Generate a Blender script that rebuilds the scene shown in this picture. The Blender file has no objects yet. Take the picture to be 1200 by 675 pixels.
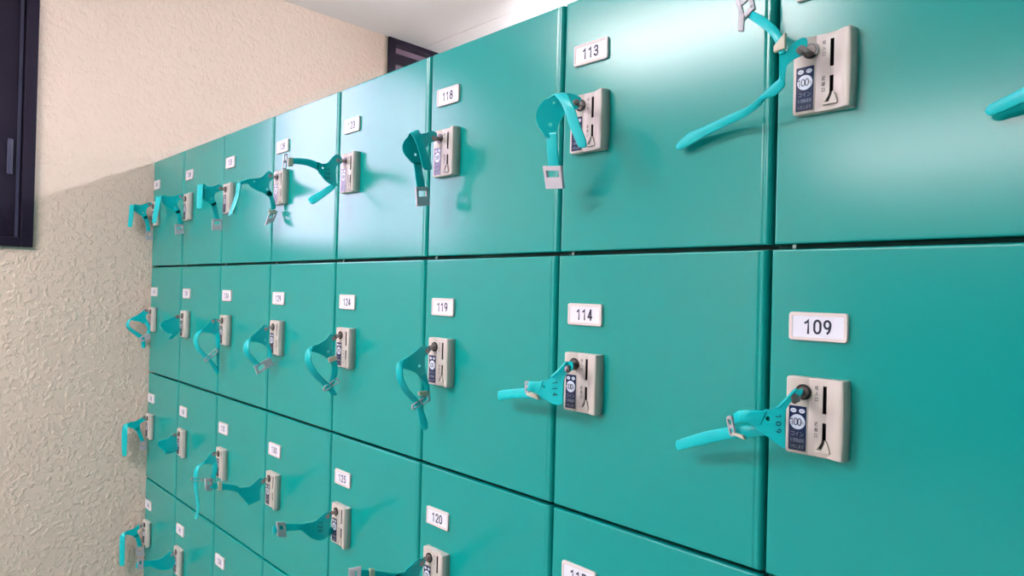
import bpy, bmesh, math, random
from mathutils import Vector, Matrix, geometry
random.seed(7)
D = bpy.data
COL = bpy.context.scene.collection
Z0 = 1.45            # height of the seam between first and second row above the floor
MM = 0.001

# ------------------------------------------------------------------ materials
def lin(c):
    return tuple(((v/255)/12.92 if v/255 <= .04045 else ((v/255+.055)/1.055)**2.4) for v in c)
def mat(name, rgb, rough=.5, metal=0., ior=1.45, emit=None, strength=0., coat=0., linear=False):
    m = D.materials.new(name); m.use_nodes = True
    b = m.node_tree.nodes['Principled BSDF']
    c = rgb if linear else lin(rgb)
    b.inputs['Base Color'].default_value = (*c, 1)
    b.inputs['Roughness'].default_value = rough
    b.inputs['Metallic'].default_value = metal
    b.inputs['IOR'].default_value = ior
    if coat: b.inputs['Coat Weight'].default_value = coat; b.inputs['Coat Roughness'].default_value = .12
    if emit:
        b.inputs['Emission Color'].default_value = (*emit, 1); b.inputs['Emission Strength'].default_value = strength
    return m
def add_bump(m, scale, dist, strength=1., detail=3., kind='noise', ramp=None, stretch=None, color_var=None):
    nt = m.node_tree; b = nt.nodes['Principled BSDF']
    tc = nt.nodes.new('ShaderNodeTexCoord'); mp = nt.nodes.new('ShaderNodeMapping')
    nt.links.new(tc.outputs['Object'], mp.inputs['Vector'])
    if stretch: mp.inputs['Scale'].default_value = stretch
    n = nt.nodes.new('ShaderNodeTexNoise'); n.inputs['Scale'].default_value = scale; n.inputs['Detail'].default_value = detail
    nt.links.new(mp.outputs['Vector'], n.inputs['Vector'])
    src = n.outputs['Fac']
    if ramp:
        r = nt.nodes.new('ShaderNodeValToRGB'); r.color_ramp.elements[0].position = ramp[0]; r.color_ramp.elements[1].position = ramp[1]
        nt.links.new(src, r.inputs['Fac']); src = r.outputs['Color']
    bp = nt.nodes.new('ShaderNodeBump'); bp.inputs['Distance'].default_value = dist; bp.inputs['Strength'].default_value = strength
    nt.links.new(src, bp.inputs['Height']); nt.links.new(bp.outputs['Normal'], b.inputs['Normal'])
    if color_var:
        mx = nt.nodes.new('ShaderNodeMix'); mx.data_type = 'RGBA'
        n2 = nt.nodes.new('ShaderNodeTexNoise'); n2.inputs['Scale'].default_value = color_var[2]; n2.inputs['Detail'].default_value = 4
        nt.links.new(mp.outputs['Vector'], n2.inputs['Vector'])
        nt.links.new(n2.outputs['Fac'], mx.inputs['Factor'])
        mx.inputs[6].default_value = (*color_var[0], 1); mx.inputs[7].default_value = (*color_var[1], 1)
        nt.links.new(mx.outputs[2], b.inputs['Base Color'])
    return m

TEAL = mat('teal_enamel', (.0, .288, .258), .205, linear=True, ior=1.46)
add_bump(TEAL, 900, .00004, .3, 2., color_var=((.0, .280, .252), (.001, .298, .266), 14))
CARC = mat('locker_carcass_steel', (.01, .10, .09), .5, linear=True)
PIN = mat('pin_metal', (120, 140, 135), .4, .3)
PLAST = mat('lock_plastic', (.58, .51, .46), .42, linear=True)
PLASTB = mat('plate_plastic', (.72, .62, .60), .4, linear=True)
CARD = mat('number_card', (.80, .77, .86), .35, linear=True)
INK = mat('ink_navy', (.012, .010, .035), .5, linear=True)
INKG = mat('ink_grey', (.10, .09, .10), .5, linear=True)
NAVY = mat('sticker_navy', (.014, .024, .075), .16, linear=True)
SWHITE = mat('sticker_white', (.72, .76, .88), .35, linear=True)
SPALE = mat('sticker_print', (.22, .28, .38), .4, linear=True)
DARK = mat('slot_shade', (.012, .008, .010), .6, linear=True)  # near-black colour stands for the shade inside slots and funnel mouth
CYL = mat('cylinder_black', (.016, .016, .016), .22, linear=True)
BOW = mat('key_bow_brown', (.13, .105, .095), .35, .3, linear=True)
METAL = mat('key_steel', (.55, .5, .5), .3, 1., linear=True)
RIV = mat('rivet_grey', (.34, .27, .27), .35, .4, linear=True)
STRAP = mat('strap_silicone', (.0, .48, .50), .30, linear=True, ior=1.4)
BUCK = mat('buckle_grey', (.50, .46, .50), .35, linear=True)
KEEP = mat('keeper_beige', (.58, .52, .40), .4, linear=True)
STIP = mat('embossed_ink', (.0, .06, .09), .5, linear=True)
WALLM = mat('stucco_wall', (.79, .59, .485), .85, linear=True)
add_bump(WALLM, 72, .0045, .5, 2.0, ramp=(.46, .70))
WALLT = mat('teal_bounce_wall', (.06, .30, .28), .7, linear=True)  # teal given to unseen walls to tint door reflections and cut bounce
WALLP = mat('plain_wall', (.80, .78, .74), .85, linear=True)
CEIL = mat('ceiling_board', (.90, .82, .80), .9, linear=True)
FLOOR = mat('floor_sheet', (.24, .26, .25), .6, linear=True)
FRAME = mat('window_frame_bronze', (.012, .006, .018), .45, linear=True, ior=1.3)
FRAMEL = mat('window_bead', (.05, .045, .09), .3, linear=True)
LAMPH = mat('lamp_housing', (.8, .8, .8), .5, linear=True)

def glass_mat():
    m = D.materials.new('window_glass'); m.use_nodes = True; nt = m.node_tree; nt.nodes.clear()
    o = nt.nodes.new('ShaderNodeOutputMaterial'); mx = nt.nodes.new('ShaderNodeMixShader')
    t = nt.nodes.new('ShaderNodeBsdfTransparent'); t.inputs[0].default_value = (.93, .96, 1, 1)
    g = nt.nodes.new('ShaderNodeBsdfGlossy'); g.inputs['Roughness'].default_value = .02
    f = nt.nodes.new('ShaderNodeFresnel'); f.inputs['IOR'].default_value = 1.45
    nt.links.new(f.outputs[0], mx.inputs[0]); nt.links.new(t.outputs[0], mx.inputs[1]); nt.links.new(g.outputs[0], mx.inputs[2])
    nt.links.new(mx.outputs[0], o.inputs['Surface']); return m
GLASS = glass_mat()
DGLASS = mat('dark_glass', (.02, .015, .03), .08, linear=True)

# ------------------------------------------------------------------ helpers
def link(o, parent=None):
    COL.objects.link(o)
    if parent is not None: o.parent = parent
    return o
def bm_obj(name, bm, mats, parent=None, smooth=False, loc=None):
    me = D.meshes.new(name)
    bmesh.ops.recalc_face_normals(bm, faces=bm.faces)
    if smooth:
        for f in bm.faces: f.smooth = True
    bm.to_mesh(me); bm.free()
    for m in (mats if isinstance(mats, (list, tuple)) else [mats]): me.materials.append(m)
    o = D.objects.new(name, me)
    if loc: o.location = loc
    return link(o, parent)
def empty(name, loc, parent=None):
    o = D.objects.new(name, None); o.location = loc; o.empty_display_size = .02
    return link(o, parent)
def tag(o, label, cat, group=None):
    o['label'] = label; o['category'] = cat
    if group: o['group'] = group
def struct(o): o['kind'] = 'structure'; return o
def box(bm, x0, x1, y0, y1, z0, z1, mi=0, bev=0, seg=2):
    r = bmesh.ops.create_cube(bm, size=1)
    vs = r['verts']
    for v in vs:
        v.co = Vector((x0+(v.co.x+.5)*(x1-x0), y0+(v.co.y+.5)*(y1-y0), z0+(v.co.z+.5)*(z1-z0)))
    fs = {f for v in vs for f in v.link_faces}
    for f in fs: f.material_index = mi
    if bev:
        es = list({e for v in vs for e in v.link_edges})
        rb = bmesh.ops.bevel(bm, geom=es, offset=bev, segments=seg, affect='EDGES', profile=.5)
        for f in rb['faces']: f.material_index = mi
def hexa(bm, p, mi=0, bev=0):
    """box from 8 points: bottom ring p0..p3, top ring p4..p7"""
    v = [bm.verts.new(Vector(q)) for q in p]
    for a in ((0,1,2,3),(7,6,5,4),(0,4,5,1),(1,5,6,2),(2,6,7,3),(3,7,4,0)):
        f = bm.faces.new([v[i] for i in a]); f.material_index = mi
    if bev:
        es = list({e for q in v for e in q.link_edges})
        bmesh.ops.bevel(bm, geom=es, offset=bev, segments=2, affect='EDGES', profile=.5)
def disc_prism(bm, c, r0, r1, y0, y1, n=24, mi=0, sx=1., sz=1.):
    """a prism lying along y, from y0 to y1 with radius r0 -> r1"""
    a = [bm.verts.new((c[0]+r0*sx*math.cos(t), y0, c[1]+r0*sz*math.sin(t))) for t in [2*math.pi*i/n for i in range(n)]]
    b = [bm.verts.new((c[0]+r1*sx*math.cos(t), y1, c[1]+r1*sz*math.sin(t))) for t in [2*math.pi*i/n for i in range(n)]]
    fs = [bm.faces.new(a), bm.faces.new(b)]
    for i in range(n): fs.append(bm.faces.new((a[i], a[(i+1) % n], b[(i+1) % n], b[i])))
    for f in fs: f.material_index = mi
def rrect(w, h, r, n=5):
    pts = []
    for cx, cz, a0 in ((w/2-r, h/2-r, 0), (-w/2+r, h/2-r, 90), (-w/2+r, -h/2+r, 180), (w/2-r, -h/2+r, 270)):
        for i in range(n+1):
            t = math.radians(a0+90*i/n); pts.append((cx+r*math.cos(t), cz+r*math.sin(t)))
    return pts
def loft(bm, rings, mi=0, cap0=True, cap1=True):
    R = [[bm.verts.new(p) for p in ring] for ring in rings]
    n = len(R[0]); fs = []
    for a, b in zip(R, R[1:]):
        for i in range(n): fs.append(bm.faces.new((a[i], a[(i+1) % n], b[(i+1) % n], b[i])))
    if cap0: fs.append(bm.faces.new(R[0]))
    if cap1: fs.append(bm.faces.new(R[-1]))
    for f in fs: f.material_index = mi

_txt = {}
def text_bm(s, size, sx=1., extrude=.0, bold=0.):
    """lettering as a mesh in its own x/y plane, centred"""
    cu = D.curves.new('lettering', 'FONT'); cu.body = s; cu.size = size; cu.align_x = 'CENTER'; cu.align_y = 'CENTER'
    cu.extrude = extrude; cu.offset = bold; cu.resolution_u = 4
    o = D.objects.new('lettering', cu); COL.objects.link(o)
    bpy.context.view_layer.update()
    me = D.meshes.new_from_object(o.evaluated_get(bpy.context.evaluated_depsgraph_get()))
    D.objects.remove(o); D.curves.remove(cu)
    bm = bmesh.new(); bm.from_mesh(me); D.meshes.remove(me)
    if bm.verts:
        xs = [v.co.x for v in bm.verts]; ys = [v.co.y for v in bm.verts]
        cx, cy = (min(xs)+max(xs))/2, (min(ys)+max(ys))/2
        for v in bm.verts: v.co.x = (v.co.x-cx)*sx; v.co.y -= cy
    return bm
def put_text(bm, s, size, cx, y, cz, mi, sx=1., bold=0.):
    """stamp lettering into bm on the plane y, facing -y"""
    t = text_bm(s, size, sx, 0., bold)
    base = {}
    for v in t.verts: base[v] = bm.verts.new((cx+v.co.x, y, cz+v.co.y))
    for f in t.faces:
        try: nf = bm.faces.new([base[v] for v in f.verts]); nf.material_index = mi
        except ValueError: pass
    t.free()

def arc(cx, cy, rx, ry, a0, a1, n=10):
    return [(cx+rx*math.cos(math.radians(a0+(a1-a0)*i/n)), cy+ry*math.sin(math.radians(a0+(a1-a0)*i/n))) for i in range(n+1)]
# monoline figures in a box 0.5 wide and 1 high
FIG = {'0': [arc(.25, .68, .25, .32, 0, 180)+arc(.25, .32, .25, .32, 180, 360)+[(.5, .68)]],
 '1': [[(.06, .80), (.20, .86), (.30, 1.0), (.30, 0)]],
 '2': [arc(.25, .72, .24, .28, 165, -35)+[(.02, 0), (.50, 0)]],
 '3': [arc(.24, .755, .22, .245, 160, -88)+[(.16, .51)], [(.16, .52)]+arc(.24, .26, .25, .26, 88, -160)],
 '4': [[(.50, .25), (0, .25), (.34, 1.0), (.36, 1.0), (.36, 0)]],
 '5': [[(.46, 1.0), (.09, 1.0), (.05, .55)]+arc(.24, .33, .25, .33, 125, -150)],
 '6': [[(.42, .98)]+arc(.30, .34, .29, .62, 105, 180)+arc(.25, .30, .24, .30, 180, -180, 18)],
 '7': [[(.01, 1.0), (.49, 1.0), (.20, 0)]],
 '8': [arc(.25, .76, .21, .24, -90, 270, 16), arc(.25, .27, .25, .27, 90, 450, 16)],
 '9': [arc(.25, .70, .24, .30, 0, 360, 18), [(.49, .70)]+arc(.20, .66, .29, .64, 0, -75)]}
def figures_bm(s, h, pitch, sw):
    """stroked figures, height h, advance pitch, stroke width sw, centred, in the x/y plane"""
    bm = bmesh.new(); hs = h-sw; n = len(s); k = 0
    for i, ch in enumerate(s):
        ox = (i-(n-1)/2)*pitch-.25*hs*.92
        for path in FIG[ch]:
            P = [Vector((ox+x*hs*.92, (y-.5)*hs)) for x, y in path]
            m = len(P); L, Rr = [], []; zz = .00002*k; k += 1
            for j in range(m):
                a = (P[j]-P[j-1]).normalized() if j else (P[1]-P[0]).normalized()
                b = (P[j+1]-P[j]).normalized() if j < m-1 else a
                t = (a+b); t = t.normalized() if t.length > 1e-3 else a
                q = Vector((-t.y, t.x)); sc = min(1/max(q.dot(Vector((-a.y, a.x))), .5), 1.6)*sw/2
                e = t*(sw/2 if j == m-1 else -sw/2 if j == 0 else 0)
                L.append(bm.verts.new((*(P[j]+q*sc+e), zz))); Rr.append(bm.verts.new((*(P[j]-q*sc+e), zz)))
            for j in range(m-1): bm.faces.new((L[j], L[j+1], Rr[j+1], Rr[j]))
    return bm
def put_figures(bm, s, h, pitch, sw, cx, y, cz, mi):
    t = figures_bm(s, h, pitch, sw); mp = {v: bm.verts.new((cx+v.co.x, y-v.co.z, cz+v.co.y)) for v in t.verts}
    for f in t.faces: bm.faces.new([mp[v] for v in f.verts]).material_index = mi
    t.free()
# strap shapes: millimetres relative to each key cylinder
STRAPS={
(-1,0):{'rivet':(-4,-22,-6),'plates':[],'bands':[{'p':[((-84.5,-35.0,-56.8),(-81.5,-35.0,-69.0)),((-96.8,-33.0,-66.8),(-93.1,-33.0,-78.6)),((-108.7,-25.0,-70.6),(-105.9,-25.0,-82.5)),((-124.7,-15.0,-75.7),(-121.3,-15.0,-86.7)),((-136.7,-9.0,-79.2),(-133.1,-9.0,-89.4)),((-147.1,-5.0,-82.4),(-144.6,-5.0,-92.2))],'tip':1}],'buckle':None,'keepers':[]},
(0,0):{'rivet':(3.3,-29.7,-7.9),'plates':[{'o':[(7.3,-26.7,1.0),(2.5,-28.4,4.6),(-6.0,-31.7,-0.5),(-10.9,-33.7,-6.6),(-16.0,-35.6,-7.6),(-16.4,-36.1,-18.6),(-15.2,-36.2,-33.3),(-11.1,-34.8,-37.3),(-10.3,-34.2,-27.1),(-9.4,-33.6,-20.9),(-5.1,-31.9,-16.7),(-0.5,-30.1,-14.0),(5.1,-27.9,-10.5)],'h':[]}],'bands':[{'p':[((-16.3,-35.0,-26.0),(-10.5,-35.0,-27.3)),((-16.6,-35.0,-32.7),(-10.6,-35.0,-36.6)),((-22.1,-33.0,-35.4),(-12.3,-33.0,-41.6)),((-34.3,-29.0,-41.4),(-22.7,-29.0,-47.2)),((-44.1,-26.0,-47.2),(-33.3,-26.0,-47.8)),((-55.6,-21.0,-50.6),(-42.7,-21.0,-53.0)),((-75.8,-15.0,-53.0),(-63.0,-15.0,-59.8)),((-96.8,-9.0,-55.7),(-85.5,-9.0,-63.6)),((-121.9,-5.0,-60.4),(-112.1,-5.0,-70.1)),((-135.0,-3.0,-62.8),(-127.0,-3.0,-74.8)),((-147.1,-2.0,-69.8),(-142.9,-2.0,-79.8))],'tip':1},{'p':[((-9.9,-36.0,-9.1),(-16.2,-36.0,-10.2)),((-13.2,-37.0,6.6),(-20.8,-37.0,4.3)),((-20.3,-35.0,19.3),(-29.0,-35.0,16.4)),((-34.7,-31.0,34.8),(-41.7,-31.0,28.9)),((-50.4,-25.0,47.5),(-54.4,-25.0,40.6))],'tip':0}],'buckle':[(-50.0,-25.0,50.8),(-60.6,-25.0,42.1),(-54.7,-25.0,72.7),(-67.8,-25.0,67.7)],'clasp':[(-57.8,-27.0,44.3),(-64.5,-27.0,48.9),(-57.8,-29.0,26.7),(-64.0,-29.0,28.7)],'keepers':[[(-9.9,-37.0,10.8),(-9.6,-37.0,-5.3),(-21.2,-37.0,-0.7),(-21.0,-37.0,-6.7)]]},
(0,1):{'rivet':(4.9,-29.8,-3.1),'plates':[{'o':[(10.3,-27.5,6.5),(6.7,-28.7,5.7),(3.5,-29.8,5.4),(-2.0,-31.2,-0.6),(-11.0,-33.4,-11.9),(-16.6,-34.9,-16.3),(-24.5,-37.5,-18.4),(-32.7,-39.0,-34.6),(-24.8,-35.7,-41.0),(-17.0,-32.5,-46.4),(-10.7,-30.0,-51.1),(-5.6,-28.0,-53.4),(-5.6,-28.9,-42.4),(-5.7,-29.8,-32.2),(-5.3,-30.8,-19.5),(-2.2,-30.4,-10.7),(2.3,-29.3,-5.0),(8.5,-27.6,0.0)],'h':[((-20.1,-35.3,-25.8),2.5)]}],'bands':[{'p':[((-20.4,-37.0,-17.6),(-28.7,-37.0,-38.0)),((-26.9,-40.0,-18.4),(-34.5,-40.0,-33.5)),((-37.8,-43.0,-19.0),(-39.8,-43.0,-31.5)),((-46.8,-43.0,-21.0),(-45.5,-43.0,-32.1)),((-53.8,-39.0,-25.7),(-52.6,-39.0,-35.6))],'tip':0},{'p':[((5.1,-33.0,7.3),(7.2,-33.0,5.9)),((-0.5,-39.0,-1.0),(1.7,-39.0,-2.7)),((-9.8,-40.0,-12.8),(-7.6,-40.0,-14.3))],'tip':0},{'p':[((-21.9,-21.0,-33.4),(-19.1,-21.0,-43.2)),((-38.8,-23.0,-36.7),(-34.0,-23.0,-47.3)),((-53.4,-25.0,-40.1),(-49.4,-25.0,-51.0)),((-68.5,-25.0,-43.7),(-65.3,-25.0,-55.3)),((-97.2,-21.0,-53.7),(-93.8,-21.0,-66.2)),((-120.2,-17.0,-63.9),(-117.7,-17.0,-76.0)),((-133.1,-15.0,-70.0),(-130.6,-15.0,-81.4))],'tip':0.45}],'buckle':[(-63.8,-35.0,-31.7),(-58.0,-35.0,-30.3),(-61.5,-31.0,-49.6),(-55.8,-31.0,-48.2)],'keepers':[[(-59.7,-31.0,-46.1),(-56.8,-31.0,-49.2),(-47.5,-31.0,-47.6),(-44.6,-31.0,-51.9)]],'num':('109',[(-8.1,-31.7,-19.8),(-8.4,-30.2,-38.5),(-13.4,-32.7,-29.7)])},
(1,0):{'rivet':(23.4,-35.5,-7.9),'plates':[{'o':[(26.4,-30.8,-3.1),(23.7,-33.2,0.2),(17.4,-39.0,3.4),(10.7,-45.4,3.7),(1.0,-54.7,0.8),(-8.1,-63.8,-6.4),(-13.4,-69.6,-18.3),(-14.2,-70.9,-28.8),(-11.7,-69.1,-39.2),(-6.7,-64.9,-47.9),(-3.6,-62.3,-53.4),(6.1,-52.9,-52.0),(6.7,-51.6,-37.7),(11.6,-46.1,-24.4),(16.8,-40.8,-17.6),(23.8,-34.0,-15.3)],'h':[((-0.7,-58.5,-37.0),2.4),((1.4,-54.9,-8.7),2.2)]}],'bands':[{'p':[((-6.6,-60.0,-47.0),(13.0,-60.0,-47.9)),((-8.4,-55.0,-63.4),(9.9,-55.0,-66.0)),((-15.9,-43.0,-88.6),(3.2,-43.0,-90.8))],'tip':0},{'p':[((-3.0,-63.0,-5.7),(9.9,-63.0,-2.8)),((15.6,-71.0,-5.2),(33.8,-71.0,-6.4)),((30.0,-75.0,-16.8),(47.1,-75.0,-19.0)),((37.1,-75.0,-28.5),(54.2,-75.0,-31.6)),((41.9,-71.0,-46.2),(59.4,-71.0,-50.5)),((47.1,-67.0,-61.8),(64.4,-67.0,-65.4)),((51.1,-65.0,-71.4),(65.0,-65.0,-73.3))],'tip':0.4}],'buckle':[(-21.5,-43.0,-87.6),(5.2,-43.0,-90.7),(-21.7,-37.0,-110.9),(3.6,-37.0,-112.8)],'keepers':[]},
(1,1):{'rivet':(15.2,-31.8,-3.2),'plates':[{'o':[(21.5,-29.5,5.8),(12.1,-31.8,5.3),(2.4,-33.7,-5.9),(-7.3,-35.7,-14.8),(-13.9,-37.1,-19.9),(-25.5,-39.8,-23.2),(-30.4,-40.3,-38.1),(-23.9,-38.6,-42.1),(-17.3,-36.8,-45.9),(-9.1,-34.6,-49.5),(0.6,-32.1,-51.4),(6.8,-30.8,-47.8),(7.3,-31.1,-38.6),(8.2,-31.2,-29.7),(8.9,-31.4,-22.2),(10.8,-31.3,-14.3),(15.6,-30.4,-7.8),(21.5,-29.1,-4.0)],'h':[((-18.9,-37.9,-29.7),2.2)]}],'bands':[{'p':[((-19.1,-39.0,-21.8),(-26.1,-39.0,-41.4)),((-29.5,-41.0,-23.6),(-32.9,-41.0,-37.5)),((-38.4,-43.0,-24.2),(-38.0,-43.0,-37.1)),((-48.2,-41.0,-26.6),(-47.3,-41.0,-38.6))],'tip':0},{'p':[((13.9,-34.0,6.8),(16.8,-34.0,5.3)),((5.6,-39.0,-4.1),(8.5,-39.0,-6.1)),((-5.6,-41.0,-14.3),(-2.5,-41.0,-16.4))],'tip':0},{'p':[((-30.6,-21.0,-34.5),(-30.1,-21.0,-48.1)),((-55.2,-25.0,-36.6),(-51.5,-25.0,-49.8)),((-81.6,-23.0,-40.8),(-79.5,-23.0,-54.0)),((-111.2,-19.0,-46.6),(-109.0,-19.0,-59.5)),((-125.6,-17.0,-50.2),(-123.3,-17.0,-63.7))],'tip':0.5}],'buckle':[(-49.1,-42.0,-26.9),(-42.5,-42.0,-25.6),(-49.0,-41.0,-40.1),(-42.2,-41.0,-38.7)],'keepers':[[(-59.3,-29.0,-40.2),(-57.5,-29.0,-46.3),(-38.5,-29.0,-42.7),(-35.1,-29.0,-49.7)]],'num':('114',[(1.1,-33.4,-19.6),(1.0,-32.5,-39.6),(-6.2,-34.7,-30.3)])},
(2,0):{'rivet':(0.0,-13.7,-1.8),'plates':[{'o':[(0.0,-6.5,6.8),(0.0,-16.9,9.8),(0.0,-30.4,3.8),(0.0,-44.6,-0.3),(0.0,-58.0,-4.1),(0.0,-69.3,-13.4),(0.0,-75.1,-24.9),(0.0,-72.2,-35.2),(0.0,-61.7,-43.9),(0.0,-52.6,-49.0),(-0.0,-36.7,-47.7),(0.0,-33.3,-34.2),(-0.0,-28.5,-20.9),(-0.0,-22.7,-11.6),(0.0,-13.2,-6.4)],'h':[((0.0,-49.5,-34.1),2.1)]}],'bands':[{'p':[((0.0,-52.6,-47.0),(0.0,-36.7,-45.9)),((-0.0,-48.5,-66.9),(0.0,-32.4,-64.6)),((0.0,-44.3,-88.4),(-0.0,-27.5,-86.2))],'tip':0},{'p':[((-0.0,-64.5,-8.0),(0.0,-54.7,-2.1)),((6.0,-65.2,-3.7),(6.0,-50.1,4.0)),((12.0,-62.7,-10.9),(12.0,-47.9,-4.1)),((14.0,-56.6,-23.6),(14.0,-42.0,-18.3)),((14.0,-50.2,-38.8),(14.0,-33.1,-34.7)),((14.0,-45.0,-54.3),(14.0,-26.6,-50.7)),((14.0,-41.4,-57.9),(14.0,-26.1,-54.2))],'tip':0.3}],'buckle':[(0.0,-44.7,-89.1),(0.0,-24.8,-85.9),(-0.0,-41.8,-113.6),(0.0,-21.4,-110.3)],'keepers':[]},
(2,1):{'rivet':(0.0,-15.9,-6.3),'plates':[{'o':[(0.0,-11.3,-3.3),(0.0,-19.2,2.9),(-0.0,-28.5,1.6),(0.0,-41.8,-7.5),(0.0,-56.4,-15.4),(0.0,-64.2,-20.0),(0.0,-62.2,-30.9),(0.0,-49.7,-35.6),(-0.0,-37.7,-41.0),(0.0,-30.0,-48.0),(0.0,-23.6,-54.3),(-0.0,-15.1,-49.3),(-0.0,-19.2,-36.1),(-0.0,-22.1,-26.0),(0.0,-21.3,-16.3),(-0.0,-11.1,-8.9)],'h':[((-0.0,-31.2,-29.9),2.1)]}],'bands':[{'p':[((0.0,-55.3,-14.8),(-0.0,-54.7,-34.8)),((-2.0,-62.0,-17.6),(2.0,-62.8,-31.4)),((-5.0,-70.2,-23.9),(5.0,-66.2,-34.2)),((-6.0,-71.8,-38.0),(6.0,-66.6,-42.2)),((-6.0,-68.5,-52.7),(6.0,-63.4,-51.9)),((-4.0,-57.7,-70.2),(6.0,-52.5,-67.1)),((-2.0,-42.6,-86.0),(6.0,-37.8,-81.6)),((0.0,-33.7,-99.1),(6.0,-27.9,-95.1)),((0.0,-27.7,-120.5),(6.0,-17.0,-118.1)),((0.0,-23.3,-131.5),(6.0,-14.5,-130.2))],'tip':0.5},{'p':[((0.0,-29.9,-45.5),(0.0,-17.8,-40.8)),((0.0,-21.7,-58.6),(4.0,-14.4,-55.9)),((0.0,-19.9,-71.7),(6.0,-13.1,-69.5)),((0.0,-29.6,-82.9),(4.0,-20.4,-87.4))],'tip':0}],'buckle':[(3.0,-45.1,-91.3),(3.0,-43.2,-99.0),(5.0,-14.6,-76.0),(5.0,-11.6,-88.2)],'keepers':[[(3.0,-33.1,-71.1),(3.0,-12.3,-70.9),(3.0,-32.0,-78.1),(3.0,-10.3,-78.8)]]},
(2,2):{'rivet':(0.0,-16.0,-5.2),'plates':[{'o':[(0.0,-9.1,-1.5),(0.0,-17.6,2.9),(0.0,-28.6,-1.8),(0.0,-41.5,-7.1),(0.0,-50.2,-10.6),(0.0,-64.5,-8.8),(0.0,-68.9,-23.1),(0.0,-58.8,-35.6),(-0.0,-41.9,-47.5),(-0.0,-25.0,-45.7),(-0.0,-20.3,-33.2),(0.0,-19.1,-16.9),(0.0,-10.6,-9.5)],'h':[]}],'bands':[{'p':[((0.0,-56.3,-9.9),(0.0,-62.1,-33.2)),((0.0,-67.8,-7.3),(0.0,-72.2,-22.2)),((0.0,-104.5,7.5),(0.0,-104.0,-7.6)),((0.0,-136.4,17.9),(0.0,-135.9,3.0))],'tip':0},{'p':[((4.0,-24.5,6.6),(4.0,-20.1,4.1)),((5.0,-38.6,1.1),(5.0,-35.1,-3.1)),((4.0,-52.7,-5.7),(4.0,-49.2,-9.9))],'tip':0}],'buckle':[(2.0,-134.7,20.0),(2.0,-135.6,-1.6),(-4.0,-145.7,18.6),(-4.0,-145.8,-0.6)],'keepers':[[(2.0,-116.7,14.6),(2.0,-108.2,12.0),(2.0,-116.0,-6.0),(2.0,-107.6,-8.5)]]},
(3,0):{'rivet':(0.0,-16.2,-0.9),'plates':[{'o':[(0.0,-8.7,6.0),(0.0,-16.4,9.7),(0.0,-22.9,8.6),(0.0,-31.3,-0.6),(0.0,-39.8,-9.8),(0.0,-49.4,-12.9),(0.0,-58.9,-11.6),(0.0,-58.8,-26.5),(0.0,-51.8,-35.2),(0.0,-43.0,-43.7),(0.0,-34.3,-48.5),(0.0,-26.5,-51.1),(0.0,-18.4,-50.0),(0.0,-19.6,-38.5),(0.0,-20.9,-28.6),(0.0,-19.9,-16.7),(0.0,-15.8,-9.0),(0.0,-6.9,-4.6)],'h':[((0.0,-48.6,-20.7),2.3)]}],'bands':[{'p':[((0.0,-56.9,-11.6),(0.0,-57.4,-27.3)),((0.0,-71.6,-9.0),(0.0,-71.2,-22.8)),((0.0,-90.2,-8.7),(0.0,-89.9,-20.8)),((0.0,-115.0,-12.4),(0.0,-114.7,-22.7))],'tip':0},{'p':[((2.0,-27.1,-44.7),(2.0,-15.8,-48.2)),((-4.0,-30.9,-51.3),(6.0,-28.0,-61.0)),((-6.0,-45.9,-63.0),(8.0,-44.2,-74.0)),((-6.0,-68.7,-78.2),(8.0,-63.5,-89.3)),((-6.0,-73.0,-81.9),(8.0,-70.4,-93.4))],'tip':0.3}],'buckle':[(0.0,-126.7,-7.5),(0.0,-121.0,-6.5),(0.0,-129.3,-34.7),(0.0,-122.7,-33.7)],'keepers':[[(1.0,-119.8,-12.3),(1.0,-110.8,-10.9),(1.0,-119.3,-28.6),(1.0,-110.3,-27.2)]],'num':('123',[(0.0,-33.2,-18.7),(0.0,-32.5,-40.3),(0.0,-44.7,-30.4)])},
(3,1):{'rivet':(0.0,-15.3,-5.6),'plates':[{'o':[(0.0,-13.6,0.0),(0.0,-18.3,2.8),(0.0,-24.7,1.9),(0.0,-32.9,-7.4),(0.0,-47.5,-15.8),(0.0,-60.2,-19.5),(0.0,-62.1,-28.6),(0.0,-49.5,-33.0),(0.0,-34.5,-40.3),(0.0,-25.1,-47.9),(0.0,-13.5,-40.2),(0.0,-17.1,-27.3),(0.0,-19.2,-18.2),(0.0,-17.0,-11.6)],'h':[((0.0,-27.5,-31.2),2.0)]}],'bands':[{'p':[((0.0,-53.2,-17.7),(0.0,-54.6,-31.2)),((-2.0,-60.9,-20.8),(2.0,-61.1,-28.5)),((-6.0,-68.7,-27.6),(6.0,-64.8,-33.8)),((-7.0,-71.8,-43.2),(7.0,-65.5,-45.1)),((-6.0,-67.5,-58.9),(7.0,-60.3,-56.8)),((-4.0,-53.4,-79.6),(7.0,-46.8,-74.8)),((-2.0,-37.3,-94.7),(6.0,-29.9,-89.9)),((0.0,-24.3,-108.0),(6.0,-14.9,-104.7)),((0.0,-17.0,-117.8),(6.0,-8.4,-117.0))],'tip':0},{'p':[((0.0,-27.2,-42.0),(0.0,-14.4,-36.0)),((0.0,-20.4,-51.5),(4.0,-9.8,-48.4)),((0.0,-18.5,-68.4),(6.0,-7.6,-66.8)),((0.0,-19.6,-80.8),(6.0,-10.3,-82.5)),((0.0,-24.7,-93.8),(6.0,-15.5,-94.7))],'tip':0}],'buckle':[(3.0,-36.3,-99.9),(3.0,-33.3,-107.6),(5.0,-8.4,-82.8),(5.0,-4.4,-93.2)],'keepers':[[(3.0,-28.8,-44.2),(3.0,-12.3,-39.2),(3.0,-24.9,-52.7),(3.0,-8.7,-47.8)]]},
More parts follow.
